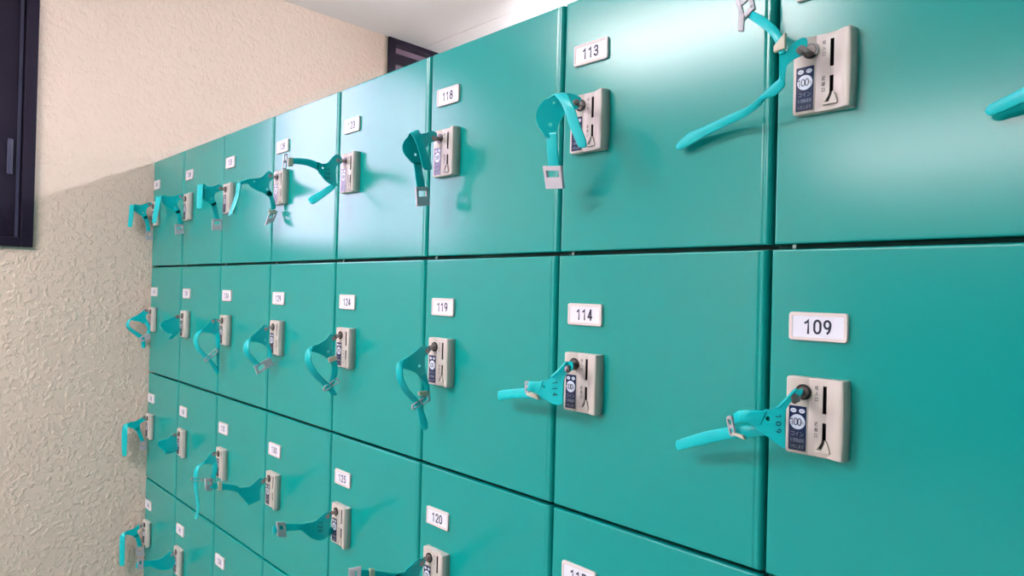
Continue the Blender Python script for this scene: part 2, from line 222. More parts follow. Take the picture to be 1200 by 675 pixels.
(3,2):{'rivet':(0.0,-18.2,-5.6),'plates':[{'o':[(0.0,-10.9,-3.0),(0.0,-20.3,3.5),(0.0,-28.6,-0.1),(0.0,-39.7,-6.3),(0.0,-50.6,-9.5),(0.0,-69.0,-8.9),(0.0,-70.7,-20.6),(0.0,-64.8,-27.4),(0.0,-55.4,-37.2),(0.0,-44.3,-44.5),(0.0,-32.8,-49.0),(0.0,-21.6,-48.1),(0.0,-16.6,-42.1),(0.0,-15.7,-33.7),(0.0,-15.0,-21.7),(0.0,-10.6,-13.1)],'h':[]}],'bands':[{'p':[((0.0,-61.2,-9.5),(0.0,-60.6,-32.0)),((0.0,-73.5,-7.9),(0.0,-74.0,-20.3)),((0.0,-87.4,-4.4),(4.0,-89.0,-15.7)),((0.0,-107.7,0.3),(4.0,-109.3,-12.0)),((0.0,-129.9,-0.4),(4.0,-131.5,-11.4))],'tip':0},{'p':[((-6.0,-19.7,-28.5),(-6.0,-19.1,-48.7)),((-8.0,-7.4,-31.1),(-8.0,-7.0,-47.2)),((-12.0,4.4,-37.5),(-12.0,4.7,-46.0))],'tip':0}],'buckle':[(3.0,-121.7,4.8),(3.0,-109.2,1.1),(3.0,-119.4,-16.9),(3.0,-106.9,-20.8)],'keepers':[],'num':('125',[(0.0,-29.0,-13.1),(0.0,-28.4,-33.2),(0.0,-39.6,-20.6)])},
(4,0):{'rivet':(0.0,-16.5,1.1),'plates':[{'o':[(0.0,-12.1,7.6),(0.0,-15.8,9.9),(0.0,-21.8,11.1),(0.0,-28.4,3.3),(0.0,-38.7,-5.9),(0.0,-52.9,-10.4),(0.0,-67.3,-13.7),(0.0,-75.8,-18.7),(0.0,-79.5,-24.1),(0.0,-67.0,-24.0),(0.0,-61.3,-29.3),(0.0,-47.3,-35.6),(0.0,-28.4,-41.4),(0.0,-21.1,-46.3),(0.0,-9.3,-41.0),(0.0,-14.6,-33.8),(0.0,-18.1,-23.3),(0.0,-16.1,-12.5),(0.0,-9.3,-3.7)],'h':[((0.0,-22.7,-30.2),2.3),((0.0,-53.5,-16.6),1.7)]}],'bands':[{'p':[((0.0,-26.5,-38.2),(0.0,-14.6,-31.9)),((0.0,-17.1,-50.8),(0.0,-6.7,-46.6)),((0.0,-12.7,-64.9),(0.0,-1.5,-63.7)),((0.0,-12.0,-75.6),(0.0,-1.9,-73.6))],'tip':0},{'p':[((0.0,-68.3,-13.8),(0.0,-69.9,-23.6)),((0.0,-81.5,-19.4),(0.0,-79.4,-26.7)),((-5.0,-88.7,-25.6),(3.0,-82.8,-29.4)),((-6.0,-92.3,-52.5),(4.0,-87.9,-53.4)),((-6.0,-99.2,-75.9),(4.0,-93.3,-74.1)),((-6.0,-105.5,-97.3),(4.0,-101.7,-94.7))],'tip':0.5}],'buckle':[(0.0,-16.1,-88.8),(0.0,-0.0,-81.2),(0.0,-22.5,-108.9),(0.0,-6.6,-100.6)],'keepers':[[(1.0,-18.9,-77.4),(1.0,-1.7,-75.6),(1.0,-17.6,-85.1),(1.0,-0.4,-83.3)]]},
(4,1):{'rivet':(0.0,-17.0,-4.8),'plates':[{'o':[(0.0,-11.1,0.3),(0.0,-21.8,5.2),(0.0,-29.6,-3.2),(0.0,-39.6,-12.0),(0.0,-52.2,-22.2),(0.0,-52.7,-31.4),(0.0,-39.0,-33.3),(0.0,-25.0,-38.2),(0.0,-16.9,-44.4),(0.0,-8.4,-37.7),(0.0,-11.3,-26.0),(0.0,-11.7,-14.9),(0.0,-9.8,-8.5)],'h':[((0.0,-18.1,-29.9),2.1)]}],'bands':[{'p':[((0.0,-45.3,-17.3),(0.0,-46.8,-32.2)),((-2.0,-52.0,-23.5),(2.0,-52.4,-31.7)),((-6.0,-61.1,-33.5),(6.0,-56.9,-40.0)),((-7.0,-64.9,-46.8),(7.0,-57.5,-49.8)),((-6.0,-61.0,-59.7),(7.0,-54.4,-58.5)),((-4.0,-49.4,-75.5),(7.0,-43.0,-70.6)),((-2.0,-34.2,-91.6),(6.0,-29.4,-85.0))],'tip':0},{'p':[((0.0,-18.0,-40.4),(0.0,-9.1,-34.9)),((0.0,-12.7,-48.5),(4.0,-6.0,-46.5)),((0.0,-9.4,-60.3),(6.0,-3.1,-60.1)),((0.0,-11.1,-73.0),(6.0,-4.1,-73.8))],'tip':0}],'buckle':[(2.0,-39.3,-88.6),(2.0,-34.0,-103.4),(4.0,-8.9,-72.7),(4.0,-1.4,-85.9)],'keepers':[]},
(4,2):{'rivet':(0.0,-15.2,-5.2),'plates':[{'o':[(0.0,-12.5,-1.6),(0.0,-21.5,5.1),(0.0,-34.2,-3.9),(0.0,-45.8,-10.6),(0.0,-65.6,-9.5),(0.0,-70.5,-18.4),(0.0,-59.8,-32.3),(0.0,-50.6,-45.3),(0.0,-35.1,-43.7),(0.0,-21.3,-43.6),(0.0,-20.1,-23.1),(0.0,-16.2,-11.6)],'h':[]}],'bands':[{'p':[((0.0,-57.3,-10.1),(0.0,-60.5,-33.7)),((0.0,-67.9,-7.9),(0.0,-71.4,-19.2)),((0.0,-78.5,-0.8),(3.0,-83.1,-12.4)),((0.0,-102.8,7.0),(4.0,-104.1,-4.9)),((0.0,-131.1,13.7),(4.0,-132.3,3.8))],'tip':0},{'p':[((-6.0,-18.9,-37.8),(0.0,-18.3,-46.2)),((-6.0,-34.5,-42.4),(0.0,-34.0,-49.7)),((-6.0,-50.0,-45.9),(0.0,-49.5,-52.2))],'tip':0}],'buckle':[(1.0,-140.6,22.5),(1.0,-129.8,20.2),(1.0,-139.2,2.6),(1.0,-129.7,0.8)],'keepers':[[(3.0,-116.0,14.7),(3.0,-107.8,12.7),(3.0,-116.5,-3.5),(3.0,-108.2,-5.5)]]},
(5,0):{'rivet':(0.0,-14.7,1.0),'plates':[{'o':[(0.0,-10.9,7.5),(0.0,-18.6,10.6),(0.0,-27.6,6.3),(0.0,-38.9,2.1),(0.0,-49.1,3.4),(0.0,-57.1,6.3),(0.0,-56.9,-31.8),(0.0,-48.1,-36.3),(0.0,-39.0,-41.9),(0.0,-33.9,-48.6),(0.0,-21.8,-40.6),(0.0,-26.4,-30.9),(0.0,-28.0,-20.5),(0.0,-24.5,-12.0),(0.0,-13.2,-5.9)],'h':[((0.0,-37.0,-28.2),2.2),((0.0,-51.5,-3.7),1.8)]}],'bands':[{'p':[((0.0,-36.6,-42.3),(0.0,-23.9,-35.3)),((0.0,-30.8,-59.4),(0.0,-19.0,-55.9)),((0.0,-27.0,-82.3),(0.0,-14.4,-81.1))],'tip':0},{'p':[((0.0,-55.8,6.5),(0.0,-53.3,-31.0)),((0.0,-58.7,5.2),(0.0,-56.1,-31.3))],'tip':0},{'p':[((-9.0,-67.5,4.1),(9.0,-59.8,4.7)),((-9.0,-67.8,-25.3),(9.0,-60.3,-26.0)),((-9.0,-68.1,-53.9),(9.0,-61.2,-55.5))],'tip':0.25}],'buckle':[(0.0,-30.2,-83.7),(0.0,-9.0,-81.7),(0.0,-29.4,-107.4),(0.0,-9.0,-105.7)],'keepers':[]},
(5,1):{'rivet':(0.0,-23.1,-1.2),'plates':[{'o':[(0.0,-11.3,-4.9),(0.0,-15.9,4.5),(0.0,-24.5,5.1),(0.0,-30.8,-2.8),(0.0,-40.3,-12.6),(-0.0,-50.2,-21.9),(-0.0,-49.7,-28.0),(0.0,-37.1,-30.6),(0.0,-23.5,-34.0),(0.0,-13.8,-39.4),(0.0,-6.2,-29.6),(0.0,-10.4,-13.8)],'h':[]}],'bands':[{'p':[((0.0,-43.2,-16.5),(-0.0,-42.9,-29.3)),((-1.0,-50.1,-21.9),(1.0,-49.6,-28.0)),((-5.0,-63.5,-33.4),(5.0,-59.6,-37.7)),((-6.0,-67.9,-50.2),(6.0,-62.1,-50.7)),((-5.0,-63.2,-69.8),(6.0,-56.7,-66.8)),((-3.0,-47.8,-89.6),(6.0,-41.9,-83.2)),((-1.0,-30.8,-108.7),(5.0,-24.6,-101.8)),((0.0,-17.7,-129.4),(5.0,-10.0,-122.7)),((0.0,-10.9,-141.0),(5.0,-5.3,-136.4))],'tip':0},{'p':[((0.0,-16.4,-33.8),(0.0,-6.3,-28.5)),((0.0,-14.4,-49.4),(5.0,-5.5,-47.1)),((0.0,-13.0,-69.5),(5.0,-5.5,-65.0)),((-2.0,-10.8,-109.9),(2.0,-5.8,-107.6)),((-2.0,-9.6,-136.8),(2.0,-4.7,-134.5))],'tip':0}],'buckle':[(3.0,-42.1,-97.8),(3.0,-39.8,-106.2),(5.0,-15.7,-71.2),(5.0,-8.9,-81.6)],'keepers':[]},
(5,2):{'rivet':(0.0,-13.5,-0.5),'plates':[{'o':[(0.0,-7.6,-0.3),(0.0,-16.8,4.9),(0.0,-26.0,-5.2),(0.0,-35.8,-15.3),(0.0,-35.6,-21.3),(0.0,-21.0,-23.7),(0.0,-11.0,-28.7),(0.0,-3.8,-21.0),(0.0,-7.4,-9.3)],'h':[]}],'bands':[{'p':[((0.0,-30.0,-10.1),(0.0,-29.7,-22.3)),((-1.0,-36.9,-16.9),(1.0,-36.4,-21.2)),((-4.0,-51.5,-23.9),(4.0,-47.3,-27.3)),((-5.0,-58.6,-40.4),(5.0,-52.5,-40.4)),((-5.0,-58.8,-59.8),(5.0,-53.1,-58.6)),((-5.0,-57.6,-79.5),(5.0,-52.6,-78.2)),((-5.0,-53.3,-103.1),(5.0,-49.2,-101.5)),((-5.0,-49.7,-133.0),(5.0,-46.2,-131.2)),((-5.0,-52.9,-158.6),(5.0,-50.1,-156.6))],'tip':0.4},{'p':[((0.0,-12.8,-26.2),(0.0,-3.1,-22.0)),((0.0,-13.5,-41.7),(4.0,-2.6,-41.6)),((0.0,-17.9,-60.9),(4.0,-8.5,-65.0))],'tip':0}],'buckle':[(3.0,-66.5,-51.0),(3.0,-66.3,-58.6),(3.0,-16.9,-61.1),(3.0,-16.6,-71.5)],'keepers':[]},
(6,0):{'rivet':(0.0,-14.1,4.9),'plates':[{'o':[(0.0,-5.7,10.7),(0.0,-12.9,13.1),(0.0,-22.7,8.9),(0.0,-33.7,3.3),(0.0,-47.5,1.7),(0.0,-63.5,2.0),(0.0,-63.0,-17.0),(0.0,-54.6,-26.4),(0.0,-40.9,-34.1),(0.0,-29.8,-40.6),(0.0,-24.0,-46.3),(0.0,-12.9,-40.9),(0.0,-18.9,-27.0),(0.0,-21.6,-15.3),(0.0,-16.6,-6.2),(0.0,-5.5,-0.4)],'h':[((0.0,-29.4,-28.1),2.2)]}],'bands':[{'p':[((0.0,-26.8,-39.1),(0.0,-14.0,-34.0)),((0.0,-20.4,-62.2),(0.0,-9.2,-58.6)),((0.0,-18.5,-78.3),(0.0,-6.3,-77.2))],'tip':0},{'p':[((-9.0,-75.5,-0.4),(9.0,-66.2,0.9)),((-9.0,-80.3,-32.9),(9.0,-72.1,-33.4)),((-9.0,-85.9,-76.5),(9.0,-80.4,-77.0))],'tip':0.25}],'buckle':[(0.0,-24.6,-80.1),(0.0,-5.8,-78.4),(0.0,-22.6,-104.2),(0.0,-4.5,-99.7)],'keepers':[]},
(6,1):{'rivet':(0.0,-17.2,-4.8),'plates':[{'o':[(2.1,-27.2,-3.6),(3.2,-39.4,-10.4),(4.3,-52.0,-14.4),(5.1,-60.8,-25.8),(4.3,-53.9,-37.3),(3.2,-43.0,-49.0),(1.7,-27.9,-54.0),(0.3,-12.9,-47.4),(0.1,-8.6,-29.3),(0.5,-11.6,-11.4),(1.2,-17.4,-3.5)],'h':[]}],'bands':[{'p':[((0.0,-11.0,-35.0),(0.0,-1.4,-41.5)),((0.0,-21.2,-48.5),(0.0,-11.7,-53.8)),((0.0,-35.9,-64.3),(0.0,-25.4,-67.1))],'tip':0.4}],'buckle':None,'keepers':[]},
(6,2):{'rivet':(0.0,-13.9,-2.6),'plates':[{'o':[(0.2,-7.7,-2.6),(0.8,-13.0,-0.1),(1.7,-22.1,-1.9),(2.7,-31.3,-8.9),(4.3,-47.1,-9.9),(5.6,-58.9,-15.6),(5.5,-56.3,-28.3),(4.4,-44.3,-40.1),(2.8,-28.0,-47.3),(1.4,-14.4,-47.2),(0.3,-4.7,-36.4),(0.2,-6.1,-16.9)],'h':[]}],'bands':[{'p':[((0.0,-4.6,-25.6),(0.0,-0.6,-43.8)),((-2.0,-16.5,-39.3),(-2.0,-13.8,-53.4)),((-4.0,-38.9,-43.7),(-4.0,-36.4,-54.1))],'tip':0}],'buckle':None,'keepers':[]},
(6,3):{'rivet':(0.0,-9.8,-4.9),'plates':[{'o':[(0.0,-5.0,-2.4),(0.0,-16.4,5.8),(0.0,-28.0,-1.1),(0.0,-43.1,-9.5),(0.0,-60.8,-8.6),(0.0,-63.6,-23.8),(0.0,-52.5,-33.7),(0.0,-37.3,-42.2),(0.0,-19.2,-46.0),(0.0,-8.4,-42.0),(0.0,-0.7,-32.3),(0.0,-3.8,-14.0)],'h':[]}],'bands':[{'p':[((0.0,-52.7,-9.4),(0.0,-54.3,-32.5)),((0.0,-65.1,-7.5),(0.0,-66.9,-23.6)),((0.0,-88.5,-1.7),(3.0,-89.0,-18.1)),((0.0,-104.9,-2.8),(3.0,-105.4,-17.4))],'tip':0}],'buckle':[(2.0,-99.5,4.1),(2.0,-89.2,0.8),(2.0,-98.9,-19.5),(2.0,-88.6,-22.4)],'keepers':[]},
(7,0):{'rivet':(0.0,-12.7,5.4),'plates':[{'o':[(0.0,-5.2,10.7),(0.0,-12.9,13.2),(0.0,-23.1,7.0),(0.0,-39.2,0.5),(0.0,-56.6,0.8),(0.0,-56.0,-19.8),(0.0,-44.5,-27.4),(0.0,-32.5,-36.1),(0.0,-26.3,-45.8),(0.0,-16.1,-37.9),(0.0,-21.1,-21.1),(0.0,-19.3,-11.2),(0.0,-14.0,-3.1),(0.0,-4.9,1.2)],'h':[((0.0,-29.9,-23.7),2.2)]}],'bands':[{'p':[((0.0,-28.7,-37.7),(0.0,-16.8,-31.0)),((0.0,-21.7,-57.9),(0.0,-10.2,-54.0)),((0.0,-17.8,-83.9),(0.0,-5.4,-82.3))],'tip':0},{'p':[((-9.0,-66.4,-1.8),(9.0,-57.9,-0.9)),((-9.0,-68.1,-34.1),(9.0,-59.6,-34.4)),((-9.0,-70.4,-70.0),(9.0,-62.8,-70.3))],'tip':0.25}],'buckle':[(0.0,-17.7,-85.3),(0.0,-2.3,-84.0),(0.0,-16.6,-108.9),(0.0,-1.2,-107.7)],'keepers':[]},
(7,1):{'rivet':(0.0,-13.0,3.2),'plates':[{'o':[(-0.0,-8.0,4.5),(0.0,-17.4,6.5),(-0.0,-26.0,-0.1),(-0.0,-41.2,-11.9),(-0.0,-57.2,-20.6),(-0.0,-55.1,-26.9),(0.0,-38.7,-30.4),(-0.0,-25.2,-34.5),(-0.0,-16.3,-39.1),(-0.0,-7.1,-30.8),(-0.0,-12.0,-18.3),(-0.0,-10.2,-8.8),(-0.0,-1.2,-2.5)],'h':[]}],'bands':[{'p':[((0.0,-47.5,-15.2),(0.0,-47.2,-28.9)),((-1.0,-56.2,-20.6),(1.0,-54.9,-26.6)),((-4.0,-66.4,-32.1),(4.0,-60.4,-35.4)),((-5.0,-68.0,-46.9),(5.0,-60.4,-46.5)),((-4.0,-58.6,-61.6),(5.0,-51.6,-54.4)),((-2.0,-43.5,-74.5),(5.0,-36.2,-66.0)),((0.0,-27.5,-90.9),(5.0,-18.3,-81.7)),((0.0,-24.2,-104.0),(5.0,-13.0,-102.7)),((0.0,-22.9,-115.1),(5.0,-13.5,-115.2))],'tip':0.4},{'p':[((0.0,-17.1,-36.3),(0.0,-7.2,-28.9)),((0.0,-7.3,-55.1),(4.0,1.4,-52.5)),((0.0,-11.1,-72.5),(4.0,-0.9,-72.6)),((0.0,-19.6,-84.8),(3.0,-11.5,-91.8))],'tip':0}],'buckle':[(3.0,-28.0,-84.3),(3.0,-25.2,-95.5),(4.0,-7.2,-72.4),(4.0,-1.8,-85.1)],'keepers':[]},
(7,2):{'rivet':(0.0,-10.1,2.9),'plates':[{'o':[(-0.0,-5.3,4.3),(-0.0,-11.4,7.0),(-0.0,-22.1,1.0),(-0.0,-36.6,-5.5),(-0.0,-53.8,-7.3),(0.0,-53.4,-21.8),(0.0,-40.5,-28.2),(0.0,-32.6,-36.9),(0.0,-20.6,-28.5),(-0.0,-21.6,-17.6),(-0.0,-12.3,-9.0),(-0.0,-1.5,-4.2)],'h':[]}],'bands':[{'p':[((0.0,-34.7,-31.1),(0.0,-22.5,-23.0)),((0.0,-25.4,-54.4),(0.0,-13.5,-51.9)),((0.0,-18.4,-74.2),(0.0,-6.9,-73.1))],'tip':0},{'p':[((-0.0,-51.3,-8.4),(0.0,-51.0,-21.6)),((-2.0,-58.1,-8.7),(2.0,-54.5,-20.8)),((-6.0,-67.0,-14.3),(6.0,-57.9,-24.4)),((-9.0,-70.0,-29.4),(9.0,-59.6,-34.6)),((-9.0,-70.5,-47.1),(9.0,-59.7,-48.2)),((-9.0,-69.5,-85.5),(9.0,-59.6,-83.6)),((-9.0,-67.7,-111.7),(9.0,-59.9,-109.4))],'tip':0.3}],'buckle':[(0.0,-18.9,-74.7),(0.0,-4.3,-75.4),(0.0,-16.8,-99.9),(0.0,-1.7,-99.4)],'keepers':[]},
(7,3):{'rivet':(0.0,-12.0,-1.9),'plates':[{'o':[(0.0,-6.8,1.0),(0.0,-17.7,4.7),(0.0,-29.9,-4.6),(0.0,-52.4,-8.6),(0.0,-52.2,-18.8),(0.0,-37.5,-25.4),(0.0,-26.9,-35.1),(0.0,-16.1,-29.5),(0.0,-20.7,-15.6),(0.0,-11.9,-7.8),(0.0,-4.4,-5.1)],'h':[]}],'bands':[{'p':[((0.0,-29.0,-29.1),(0.0,-17.5,-24.4)),((0.0,-22.3,-50.1),(0.0,-9.9,-47.6)),((0.0,-18.1,-68.5),(0.0,-5.0,-69.9))],'tip':0},{'p':[((0.0,-50.0,-8.4),(0.0,-49.7,-19.1)),((-2.0,-56.8,-10.6),(2.0,-53.2,-18.8)),((-6.0,-65.8,-17.8),(6.0,-56.5,-24.8)),((-9.0,-68.2,-36.6),(9.0,-58.2,-35.8)),((-9.0,-67.7,-76.8),(9.0,-58.0,-74.0)),((-9.0,-66.5,-115.3),(9.0,-57.5,-112.2))],'tip':0.25}],'buckle':[(0.0,-21.4,-68.2),(0.0,-3.2,-71.5),(-0.0,-18.7,-94.4),(0.0,0.2,-97.4)],'keepers':[]}}
CAMP = (0.30332, -0.68888, Z0-0.05725); CAMR = (1.576853, -0.024374, 0.789613)
LP = (43., 38., 150., 11.5, 85.)
EXPO = 0.

# ------------------------------------------------------------------ the room
XW = -2.0905; XR = 3.2; YF = -6.2; YB = 2.4; ZC = Z0+1.0239
def wall_grid(name, x, ycuts, zcuts, holes, mats, thick=.12):
    """the end wall (plane x) with rectangular openings cut out, thick towards -x"""
    bm = bmesh.new()
    def q(a, b, c, d): bm.faces.new([bm.verts.new(p) for p in (a, b, c, d)])
    for y0, y1 in zip(ycuts, ycuts[1:]):
        for z0, z1 in zip(zcuts, zcuts[1:]):
            if any(h[0]-1e-6 <= y0 and y1 <= h[1]+1e-6 and h[2]-1e-6 <= z0 and z1 <= h[3]+1e-6 for h in holes): continue
            for xx in (x, x-thick): q((xx, y0, z0), (xx, y1, z0), (xx, y1, z1), (xx, y0, z1))
    for y0, y1, z0, z1 in holes:
        for a, b in (((y0, z0), (y1, z0)), ((y1, z0), (y1, z1)), ((y1, z1), (y0, z1)), ((y0, z1), (y0, z0))):
            q((x, *a), (x, *b), (x-thick, *b), (x-thick, *a))
    return struct(bm_obj(name, bm, mats))
W1 = (-1.47, -.325, Z0+.040, Z0+.965)      # window beside the lockers: y0, y1, z0, z1
W2 = (.900, 1.62, Z0+.60, ZC-.001)          # window over the next aisle
wall_grid('wall_left', XW, [YF, W1[0], W1[1], W2[0], W2[1], YB], [0, Z0+.040, Z0+.60, Z0+.965, ZC-.001, ZC], [W1, W2], WALLM)
def slab(name, x0, x1, y0, y1, z0, z1, m):
    bm = bmesh.new(); box(bm, x0, x1, y0, y1, z0, z1); return struct(bm_obj(name, bm, m))
slab('wall_right', XR, XR+.1, YF, YB, 0, ZC, WALLT)
slab('wall_front', XW, XR, YF-.1, YF, 0, ZC, WALLT)
slab('wall_back', XW, XR, YB, YB+.1, 0, ZC, WALLP)
slab('floor', XW-.12, XR+.1, YF-.1, YB+.1, -.1, 0, FLOOR)
# ceiling boards with a narrow open joint
bm = bmesh.new()
JY = 1.080
box(bm, XW-.12, XR+.1, YF-.1, JY-.0015, ZC, ZC+.1); box(bm, XW-.12, XR+.1, JY+.0015, YB+.1, ZC, ZC+.1)
box(bm, XW-.12, XR+.1, JY-.0015, JY+.0015, ZC+.004, ZC+.1)
struct(bm_obj('ceiling', bm, CEIL))

# window 1: bronze frame, sliding sash, pane, latch
win = struct(empty('window_1', (XW, W1[1], W1[2])))
def wbox(bm, x0, x1, y0, y1, z0, z1, bev=.0015): box(bm, x0, x1, y0-W1[1], y1-W1[1], z0-W1[2], z1-W1[2], bev=bev)
bm = bmesh.new(); F = .030
wbox(bm, -.09, .012, W1[1]-F, W1[1], W1[2], W1[3]); wbox(bm, -.09, .012, W1[0], W1[0]+F, W1[2], W1[3])
wbox(bm, -.09, .012, W1[0]+F, W1[1]-F, W1[2], W1[2]+.028); wbox(bm, -.09, .012, W1[0]+F, W1[1]-F, W1[3]-F, W1[3])
bm_obj('window_frame', bm, FRAME, win)
yi0, yi1, zi0, zi1 = W1[0]+F, W1[1]-F, W1[2]+.028, W1[3]-F
bm = bmesh.new(); S = .078
wbox(bm, -.05, -.012, yi1-S, yi1, zi0, zi1); wbox(bm, -.05, -.012, yi0, yi0+S, zi0, zi1)
wbox(bm, -.05, -.012, yi0+S, yi1-S, zi0, zi0+.052); wbox(bm, -.05, -.012, yi0+S, yi1-S, zi1-.03, zi1)
wbox(bm, -.052, -.010, (yi0+yi1)/2-.02, (yi0+yi1)/2+.02, zi0+.05, zi1-.03)
bm_obj('window_sash', bm, FRAME, win)
bm = bmesh.new(); wbox(bm, -.012, -.0095, yi1-.012, yi1-.004, zi0, zi1, bev=0)
bm_obj('window_bead', bm, FRAMEL, win)
bm = bmesh.new(); wbox(bm, -.033, -.029, yi0+S-.004, yi1-S+.004, zi0+.026, zi1-.026, bev=0)
bm_obj('window_pane', bm, GLASS, win)
bm = bmesh.new(); wbox(bm, -.014, -.004, yi1-.035, yi1-.0215, Z0+.25, Z0+.355, bev=.003)
wbox(bm, -.005, -.002, yi1-.031, yi1-.0255, Z0+.262, Z0+.343, bev=.001)
bm_obj('window_latch', bm, FRAMEL, win)

# window 2: dark frame, pane with its pink reflection coloured in, rails, added backing to keep daylight out
win2 = struct(empty('window_2', (XW, W2[0], W2[2])))
def w2(bm, x0, x1, y0, y1, z0, z1, bev=.0015): box(bm, x0, x1, y0-W2[0], y1-W2[0], z0-W2[2], z1-W2[2], bev=bev)
bm = bmesh.new(); F = .034
w2(bm, -.10, .012, W2[0], W2[0]+F, W2[2], W2[3]); w2(bm, -.10, .012, W2[1]-F, W2[1], W2[2], W2[3])
w2(bm, -.10, .012, W2[0]+F, W2[1]-F, W2[3]-.024, W2[3]); w2(bm, -.10, .012, W2[0]+F, W2[1]-F, W2[2], W2[2]+F)
bm_obj('window_frame', bm, FRAME, win2)
bm = bmesh.new()
for zr in (.925, .80): w2(bm, -.05, -.006, W2[0]+F, W2[1]-F, Z0+zr, Z0+zr+.042)
w2(bm, -.05, -.010, W2[0]+.30, W2[0]+.335, W2[2]+F, W2[3]-.024)
bm_obj('window_rail', bm, FRAME, win2)
bm = bmesh.new(); w2(bm, -.032, -.028, W2[0]+F-.004, W2[1]-F+.004, W2[2]+F-.004, W2[3]-.02, bev=0)
bm_obj('window_pane', bm, D.materials['pane_pink_reflection'] if 'pane_pink_reflection' in D.materials else mat('pane_pink_reflection', (.30, .19, .26), .25, linear=True), win2)
bm = bmesh.new(); w2(bm, -.11, -.10, W2[0], W2[1], W2[2], W2[3], bev=0)
bm_obj('added_backing', bm, FRAME, win2)

# ------------------------------------------------------------------ lockers
ROWZ = [.345, 0., -.3483, -.6958, -1.0433]      # tops of the rows
ROWB = [0., -.3483, -.6958, -1.0433, -1.39]
PITCH = .300; DEPTH = .46; GAPX = .0045; GAPZ = .0055
def door_mesh(W, H, shift):
    """front at y=0, rolled right edge, tight radius elsewhere; origin at its left top corner"""
    bm = bmesh.new()
    xs = [(0, 2.2), (.3, .9), (1.0, .25), (2.0, 0), (3.2, 0), (W-12, 0), (W-10.2, 0), (W-9.2, .55), (W-8, .65), (W-6.6, .25), (W-5, .35), (W-3.6, 1.0), (W-2.2, 2.2), (W-1, 4.2), (W-.3, 6.5), (W, 9)]
    zs = [(0, 2.0), (.3, .8), (.9, .2), (1.8, 0), (3, 0), (H-3, 0), (H-1.8, 0), (H-.9, .2), (H-.3, .8), (H, 2.0)]
    g = [[bm.verts.new(((x)*MM, max(a, b)*MM, -z*MM)) for x, a in xs] for z, b in zs]
    for i in range(len(zs)-1):
        for j in range(len(xs)-1): bm.faces.new((g[i][j], g[i][j+1], g[i+1][j+1], g[i+1][j]))
    ring = [g[0][j] for j in range(len(xs))]+[g[i][-1] for i in range(1, len(zs))]+[g[-1][j] for j in range(len(xs)-2, -1, -1)]+[g[i][0] for i in range(len(zs)-2, 0, -1)]
    back = [bm.verts.new((v.co.x, 18*MM, v.co.z)) for v in ring]
    n = len(ring)
    for i in range(n): bm.faces.new((ring[i], ring[(i+1) % n], back[(i+1) % n], back[i]))
    bm.faces.new(back)
    me = D.meshes.new('door'); bmesh.ops.recalc_face_normals(bm, faces=bm.faces)
    for f in bm.faces: f.smooth = len(f.verts) == 4
    bm.to_mesh(me); bm.free(); me.materials.append(TEAL)
    return me
def carcass_mesh(W, H):
    bm = bmesh.new(); t = .0012; y0, y1 = .0195, DEPTH
    box(bm, 0, W, y1-t, y1, -H, 0); box(bm, 0, t, y0, y1-t, -H, 0); box(bm, W-t, W, y0, y1-t, -H, 0)
    box(bm, t, W-t, y0, y1-t, -t, 0); box(bm, t, W-t, y0, y1-t, -H, -H+t)
    for a in ((t, .014, -H+t, -t), (W-.014, W-t, -H+t, -t), (.014, W-.014, -.014, -t), (.014, W-.014, -H+t, -H+.014)):
        box(bm, a[0], a[1], y0, y0+t, a[2], a[3])
    box(bm, .014, W-.014, y0+.0005, y0+t, -H+.014, -.014)
    me = D.meshes.new('carcass'); bm.to_mesh(me); bm.free(); me.materials.append(TEAL if False else CARC)
    return me

# number plate (origin: centre on the door)
def plate_bm():
    bm = bmesh.new(); w, h = .0575, .0290
    def ring(ww, hh, r, y): return [(x, y, z) for x, z in rrect(ww, hh, r)]
    loft(bm, [ring(w, h, .0032, 0), ring(w, h, .0032, -.0026), ring(w-.0006, h-.0006, .0030, -.0034), ring(w-.0016, h-.0016, .0026, -.0038),
              ring(w-.0072, h-.0072, .0006, -.0038), ring(w-.0076, h-.0076, .0005, -.0031)], cap1=False)
    return bm
def card_bm():
    bm = bmesh.new(); w, h = .0500, .0216
    loft(bm, [[(x, y, z) for x, z in rrect(w, h, .0004)] for y in (-.0005, -.0031)]); return bm
